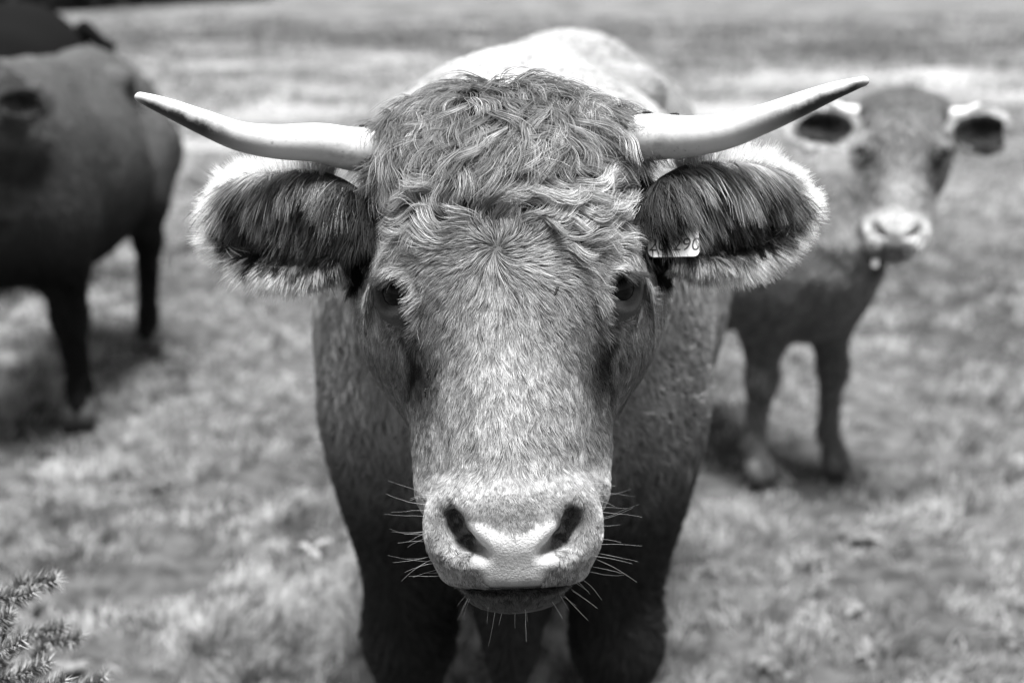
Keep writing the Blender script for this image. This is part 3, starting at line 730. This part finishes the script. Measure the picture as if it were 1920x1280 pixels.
# ---- ear tag with number
def plate(name, c, ux, uy, un, w, hgt, th, r, m, parent):
    pr = []
    for cx, cy, a0 in ((w / 2 - r, hgt / 2 - r, 0), (-w / 2 + r, hgt / 2 - r, 90), (-w / 2 + r, -hgt / 2 + r, 180), (w / 2 - r, -hgt / 2 + r, 270)):
        for i in range(6): pr.append((cx + r * math.cos(R(a0 + i * 18)), cy + r * math.sin(R(a0 + i * 18))))
    n = len(pr); v = [c + ux * a + uy * b + un * th / 2 for a, b in pr] + [c + ux * a + uy * b - un * th / 2 for a, b in pr]
    f = [tuple(range(n)), tuple(range(2 * n - 1, n - 1, -1))] + [(i, n + i, n + (i + 1) % n, (i + 1) % n) for i in range(n)]
    return mesh_obj(name, v, f, m, parent, False)
M_TAG = mat_simple('tag_plastic', .62, .35, var=.12, vscale=60); M_INK = mat_simple('tag_ink', .06, .6); M_TAGG = mat_simple('worn_tag', .26, .5, var=.2, vscale=60); M_TAGB = mat_simple('tag_back', .10, .5, var=.2, vscale=60)
tn_ = nrm(MC.hm[2] + .25 * MC.hm[1]); tx_ = nrm(MC.hm[0] - tn_ * (MC.hm[0] @ tn_)); ty_ = np.cross(tn_, tx_)
tc_ = C(1262, 447, 1.398)
tg = plate('ear_tag', tc_, tx_, ty_, tn_, .0505, .038, .0016, .006, M_TAG, TC)
plate('tag_rear_plate', C(1268, 484, 1.452), tx_, ty_, tn_, .056, .038, .0016, .004, M_TAGB, TC)
fc = bpy.data.curves.new('tag_number', 'FONT'); fc.body = '20 290'; fc.size = .0185; fc.align_x = 'CENTER'; fc.align_y = 'BOTTOM'; fc.shear = .18; fc.extrude = .0001; fc.offset = -.0001; fc.materials.append(M_INK)
ft = bpy.data.objects.new('tag_number', fc); COL.objects.link(ft); bpy.context.view_layer.update(); fm = bpy.data.meshes.new_from_object(ft); bpy.data.objects.remove(ft); fo = bpy.data.objects.new('tag_number', fm); COL.objects.link(fo)
mm = Matrix([list(tx_) + [0], list(ty_) + [0], list(tn_) + [0], [0, 0, 0, 1]]).transposed(); mm.translation = Vector(tc_ + tn_ * .0011 - ty_ * .0165)
fo.parent = tg; fo.matrix_parent_inverse = tg.matrix_basis.inverted(); fo.matrix_basis = mm
tg.name = 'ear_tag'

# ------------------------------------------------------------------ the other cattle
def face_cam(yaw, pitch, rollv=0.0):                # head frame: z = where the face points
    z = np.array([-math.sin(yaw) * math.cos(pitch), -math.cos(yaw) * math.cos(pitch), math.sin(pitch)])
    x = nrm(np.cross([0, 0, 1.0], -z) * -1); y = np.cross(z, x)
    return np.stack([x * math.cos(rollv) + y * math.sin(rollv), y * math.cos(rollv) - x * math.sin(rollv), z])
def grid_for(c, fine=.011):
    ry = 1.85 * c.sc; cs = np.array([c.bw((0, y, .7)) for y in (-.3, 1.7)] + [c.ho])
    lo, hi = cs.min(0) - .5, cs.max(0) + .5
    return (axis(lo[0], hi[0], c.ho[0] - .30, c.ho[0] + .30, fine * .6, .02), axis(lo[1], hi[1], c.ho[1] - .15, c.ho[1] + .25, fine * .6, .02), axis(-.03, 1.45, c.ho[2] - .25, c.ho[2] + .25, fine * .6, .02))
def plain_fur(c, T, vs, tri, n, base, rimpale=.28, ring=0.0, marks=1.0, shade_amt=None):
    hh = c.hl(vs[tri].mean(1)); inear, e, e2 = ear_masks(hh, c.eh)
    P = sample(vs, tri, np.where(inear, 4.0, 1.0) * (pad_mask(hh) < .3), n); N = c.grad(P); b = c.bl(P); H = c.hl(P)
    ie, e, e2 = ear_masks(H, c.eh); rim = ie & (e2 > .93); ein = ie & ~rim & ((N @ c.hm[2]) > 0)
    D = np.stack([0 * b[:, 0], .75 + 0 * b[:, 0], -.8 + 0 * b[:, 0]], -1) @ c.B; D = nrm(D)
    hd = (H * H).sum(-1) < .3 ** 2; D = np.where(hd[:, None], np.array([0, 0, -1.0]), D)
    Pc, rn = clumps(P, .02, 35)
    Tw = rot(nrm(D - N * (D * N).sum(-1, keepdims=True)), N, (rn[0] - .5) * .8 + rng.normal(0, .2, len(P)))
    L = np.where(rim, .026, .016 + .010 * rn[1]) * rng.uniform(.8, 1.2, len(P)); lift = np.where(rim, 1.2, .3 + .2 * rn[2])
    pts = strands(P, N, Tw, L, lift, 5, .7, wave=.3, wf=.6, ph=rn[3] * 6.28, Pc=Pc, cl=.3)
    t = np.where(rim, rimpale, np.where(ein, .02, coat(H, P, base, ring=ring, marks=marks, bodyf=low_shade(c, P, shade_amt)))) * np.exp(rng.normal(0, .15, len(P)))
    hair_obj('body_hair', pts, .0007 * np.array([.8, 1, .95, .75, .25]), t, M_COAT, T)
def stub_horns(c, L=.10):
    out = []
    for sx in (-1, 1):
        P = [(.10, .165, -.115), (.135, .172, -.11), (.135 + L * .5, .178, -.10), (.135 + L, .20, -.085)]
        out.append(([c.hw(np.array(p) * np.array([sx, 1, 1])) for p in P], np.array([.022, .021, .016, .006]) * c.hs))
    return out
M_HORN2 = mat_simple('young_horn', .55, .5, 60, .001, .15, 40)
# young cow on the right, head turned to the camera
RC = Cow(tuple(G(1500, 893)[:2] * 1.0) + (0,), R(32), .76, C(1688, 318, 3.70), face_cam(R(15), R(14)), .93, step=-.03, leg=.84, eh=.92)
TR, v2, n2, t2, h2 = build_cow(RC, 'young_cow', 'young pale-muzzled cow with short horns standing behind the horned cow shoulder', grid_for(RC), .12, horn=stub_horns(RC, .07), hornmat=M_HORN2, ring=1.8, marks=.35, shade_amt=.3)
plain_fur(RC, TR, v2, t2, 70000, .165, ring=1.8, marks=.35, shade_amt=.3)
tz = RC.hm[2]; plate('ear_tag', C(1562, 302, 3.66), RC.hm[0], RC.hm[1], tz, .075, .055, .003, .01, M_TAGG, TR)
plate('neck_tag', C(1641, 494, 3.66), RC.hm[0], RC.hm[1], tz, .016, .020, .005, .006, M_TAGG, TR)
# dark brown cow on the left, head out of frame
lo_ = G(70, 812)
LC = Cow((lo_[0] - .04, lo_[1] + .0, 0), R(2), .89, C(-105, 262, 3.95), face_cam(R(30), R(10)), .95, step=.10, leg=.95, eh=.85, girth=.88)
TL, v3, n3, t3, h3 = build_cow(LC, 'dark_cow', 'dark smooth-coated cow standing in front of the black cow', grid_for(LC), .065, shade_amt=.93)
plain_fur(LC, TL, v3, t3, 70000, .075, .05, shade_amt=.93)
# black cow behind it
BC = Cow((-3.44, 6.6, 0), R(-90), 1.0, (-4.14, 6.6, 1.12), face_cam(R(85), R(20)), 1.0)
TB, v4, n4, t4, h4 = build_cow(BC, 'black_cow', 'black cow whose rump rises behind the back of another dark cow', grid_for(BC, .016), .006)

# ------------------------------------------------------------------ flies on the horned cow
M_FLY = mat_simple('fly_body', .01, .4); 
def mat_wing():
    m, n, l, o = mat('fly_wing'); p = n.new('ShaderNodeBsdfPrincipled'); p.inputs['Base Color'].default_value = grey(.08); p.inputs['Alpha'].default_value = .5; p.inputs['Roughness'].default_value = .2; l.new(p.outputs[0], o.inputs[0]); return m
M_WING = mat_wing()
def ball(c, r, n=8):
    v, f = [], []
    for i in range(n + 1):
        th = math.pi * i / n
        for j in range(n): v.append((c[0] + r[0] * math.sin(th) * math.cos(2 * math.pi * j / n), c[1] + r[1] * math.cos(th), c[2] + r[2] * math.sin(th) * math.sin(2 * math.pi * j / n)))
    for i in range(n):
        for j in range(n): f.append((i * n + j, i * n + (j + 1) % n, (i + 1) * n + (j + 1) % n, (i + 1) * n + j))
    return v, f
def fly(P, up, along, label, group):
    T = thing('fly', label, 'fly', tuple(P), group); up = nrm(np.array(up, float)); al = nrm(np.array(along, float)); al = nrm(al - up * (al @ up)); sd_ = np.cross(al, up); Mx = np.stack([sd_, al, up])
    V, F = [], []
    for c, r in (((0, -.0022, .0018), (.0015, .0032, .0014)), ((0, .0010, .0021), (.0015, .0018, .0016)), ((0, .0032, .0020), (.0015, .0011, .0012))):
        v, f = ball(c, r); F += [tuple(np.array(q) + len(V)) for q in f]; V += v
    for sx in (-1, 1):
        for yy in (-.001, .001, .0025):
            b = len(V); V += [(sx * .001, yy, .0012), (sx * .001, yy + .0003, .0012), (sx * .0035, yy * 1.8 + .0003, -.0002), (sx * .0035, yy * 1.8, -.0002), (sx * .001, yy, .0016)]
            F += [(b, b + 1, b + 2, b + 3), (b + 4, b + 1, b + 2), (b, b + 4, b + 3)]
    mesh_obj('fly_body', np.array(V) @ Mx + P, F, M_FLY, T)
    for sx in (-1, 1):
        w = np.array([(sx * .0006, .0012, .0034), (sx * .0022, -.0020, .0034), (sx * .0024, -.0058, .0030), (sx * .0010, -.0064, .0030), (sx * .0004, -.003, .0034)])
        mesh_obj('wing', w @ Mx + P, [(0, 1, 2, 3, 4)], M_WING, T, False)
def on_skin(u, v, d0=1.10, d1=2.6):                 # first hit of the pixel ray with the front cow
    ds = np.linspace(d0, d1, 700); P = np.stack([C(u, v, d) for d in ds]); s_ = MC.sdf(P); k = np.argmax(s_ < .001); return P[k], MC.grad(P[k:k + 1])[0]
for u, v, lb in ((815, 735, 'lower of two flies on the cheek hair below the eye'), (818, 697, 'upper of two flies on the cheek hair below the eye'), (1036, 545, 'pale-winged fly on the forehead hair near the inner eye corner'), (610, 716, 'lower of two flies on the side of the thick neck'), (652, 652, 'upper of two flies on the side of the thick neck')):
    P, N = on_skin(u, v); fly(P + N * .009, N, _up + .4 * _rt, lb, 'flies on the horned cow')
for u, v, d, lb in ((1213, 215, 1.42, 'fly at the hairy base of the horn above the tagged ear'), (1266, 218, 1.405, 'fly farther out along the horn above the tagged ear'), (683, 240, 1.42, 'fly at the base of the horn above the untagged ear')):
    fly(C(u, v, d), _up, _rt + .3 * _fw, lb, 'flies on the horned cow')

# ------------------------------------------------------------------ gorse in the near corner
M_GORSE = mat_blade('gorse_spines'); M_TWIG = mat_simple('gorse_stem', .06, .8, 200, .001, .3, 80)
def gorse():
    b = np.array([-.62, 1.50, 0.0]); b[2] = float(gz(np.array([b[0]]), np.array([b[1]]))[0])
    T = thing('gorse_bush', 'low spiny gorse bush with pale needle sprigs', 'bush', tuple(b))
    tips = [C(104, 1086, 1.60), C(60, 1108, 1.55), C(118, 1172, 1.66), C(150, 1192, 1.70), C(20, 1150, 1.50), C(90, 1240, 1.55), C(195, 1268, 1.62), C(40, 1200, 1.48), C(8, 1235, 1.6), C(120, 1275, 1.5)]
    tips += [b + np.array([rng.uniform(-.35, .1), rng.uniform(-.3, .25), rng.uniform(.35, .62)]) for _ in range(10)]
    for tip in tips:
        m1 = b * .55 + tip * .45 + np.array([rng.uniform(-.06, .02), rng.uniform(-.05, .05), .05]); m2 = tip + np.array([-.075, 0, -.055]) * rng.uniform(.7, 1.3)
        P = catmull([b, m1, m2, tip], 40); v, f = tube(P, np.linspace(.006, .0012, 40), 6); st = mesh_obj('stem', v, f, M_TWIG, T)
        V, F, tn = [], [], []
        s0 = 20
        for k in range(700):
            t = s0 + (39 - s0) * rng.random() ** .8; i = min(int(t), 38); p = P[i] + (P[i + 1] - P[i]) * (t - i); ax_ = nrm(P[i + 1] - P[i])
            r = nrm(np.cross(ax_, rng.normal(size=3))); d = nrm(r + ax_ * rng.uniform(.3, 1.1)); L = rng.uniform(.010, .024) * (1.15 - .35 * (t - s0) / (39 - s0)); wv = nrm(np.cross(d, rng.normal(size=3))) * rng.uniform(.0008, .0014); w2 = np.cross(d, wv)
            q = len(V); V += [p + wv, p - wv * .5 + w2, p - wv * .5 - w2, p + d * L]; F += [(q, q + 1, q + 3), (q + 1, q + 2, q + 3), (q + 2, q, q + 3)]
            tn += [rng.uniform(.10, .50)] * 4
        o = mesh_obj('spines', V, F, M_GORSE, st, False, {'tone': tn}); o['kind'] = 'stuff'
gorse()

# ------------------------------------------------------------------ weeds, dead leaves, hedge
M_LEAF = mat_blade('weed_leaf')
def leaf_mesh(V, F, tn, p, a, L, w, rise, droop, t):
    d = np.array([math.cos(a), math.sin(a), 0]); sd_ = np.array([-d[1], d[0], 0]); b = len(V)
    for i in range(5):
        s_ = i / 4; ww = w * math.sin(math.pi * min(.08 + s_ * .9, 1)) ; zz = rise * s_ - droop * s_ * s_
        for c in (-1, 0, 1): V.append(p + d * L * s_ + sd_ * ww * c + np.array([0, 0, zz + .15 * ww * abs(c)])); tn.append(t)
    for i in range(4):
        for c in (0, 1): F.append((b + i * 3 + c, b + i * 3 + c + 1, b + i * 3 + c + 4, b + i * 3 + c + 3))
for k in range(44):
    d = 2.5 * (3.0) ** rng.random(); x = rng.uniform(-.42, .42) * d
    z = float(gz(np.array([x]), np.array([d]))[0]); p = np.array([x, d, z + .012]); V, F, tn = [], [], []; n = rng.integers(5, 10); a0 = rng.random() * 6; t = rng.uniform(.12, .22)
    for i in range(n): leaf_mesh(V, F, tn, p, a0 + i * 6.28 / n + rng.normal(0, .2), rng.uniform(.02, .05), rng.uniform(.007, .014), rng.uniform(.015, .05), rng.uniform(.01, .04), t * rng.uniform(.8, 1.2))
    o = mesh_obj('weed_plant', V, F, M_LEAF, None, True, {'tone': tn}); o['label'] = 'low broad-leaved weed rosette in the pasture grass'; o['category'] = 'weed'; o['group'] = 'weed rosettes in the pasture'
def dead_leaf():
    p = G(582, 1052); p[2] += .03; V, F, tn = [], [], []
    leaf_mesh(V, F, tn, p, .3, .06, .014, .05, .03, .3); leaf_mesh(V, F, tn, p, 2.6, .05, .014, .045, .05, .3); leaf_mesh(V, F, tn, p, -.8, .04, .012, .01, .02, .3)
    o = mesh_obj('dead_leaf', V, F, M_LEAF, None, True, {'tone': tn}); o['label'] = 'pale curled dead leaf lying in the grass'; o['category'] = 'leaf'
dead_leaf()
def hedge():
    a, b = G(150, 18), G(470, 0); a = a + (a - b) * 1.2; T = thing('hedge', 'dark hedgerow along the far field edge', 'hedge', tuple(a)); V, F, tn = [], [], []
    for k in range(16000):
        s_ = rng.random(); p = a + (b - a) * s_ + np.array([rng.normal(0, .7), rng.normal(0, .7), 0]); p[2] = rng.random() ** .8 * (2.6 + .8 * math.sin(s_ * 31) + .5 * math.sin(s_ * 83))
        u1 = nrm(rng.normal(size=3)); u2 = nrm(np.cross(u1, rng.normal(size=3))); r = rng.uniform(.12, .3); q = len(V); V += [p - u1 * r, p + u2 * r * .6, p + u1 * r, p - u2 * r * .6]; F.append((q, q + 1, q + 2, q + 3)); tn += [rng.uniform(.015, .05)] * 4
    o = mesh_obj('foliage', V, F, M_LEAF, T, False, {'tone': tn}); o['kind'] = 'stuff'
    for k in range(18):
        p = a + (b - a) * (k + .5) / 18; v, f = tube([p + np.array([0, 0, -.1]), p + np.array([.1, 0, 1.0]), p + np.array([0, .1, 2.2])], (.12, .08, .03), 6); mesh_obj('trunk', v, f, M_TWIG, T)
hedge()
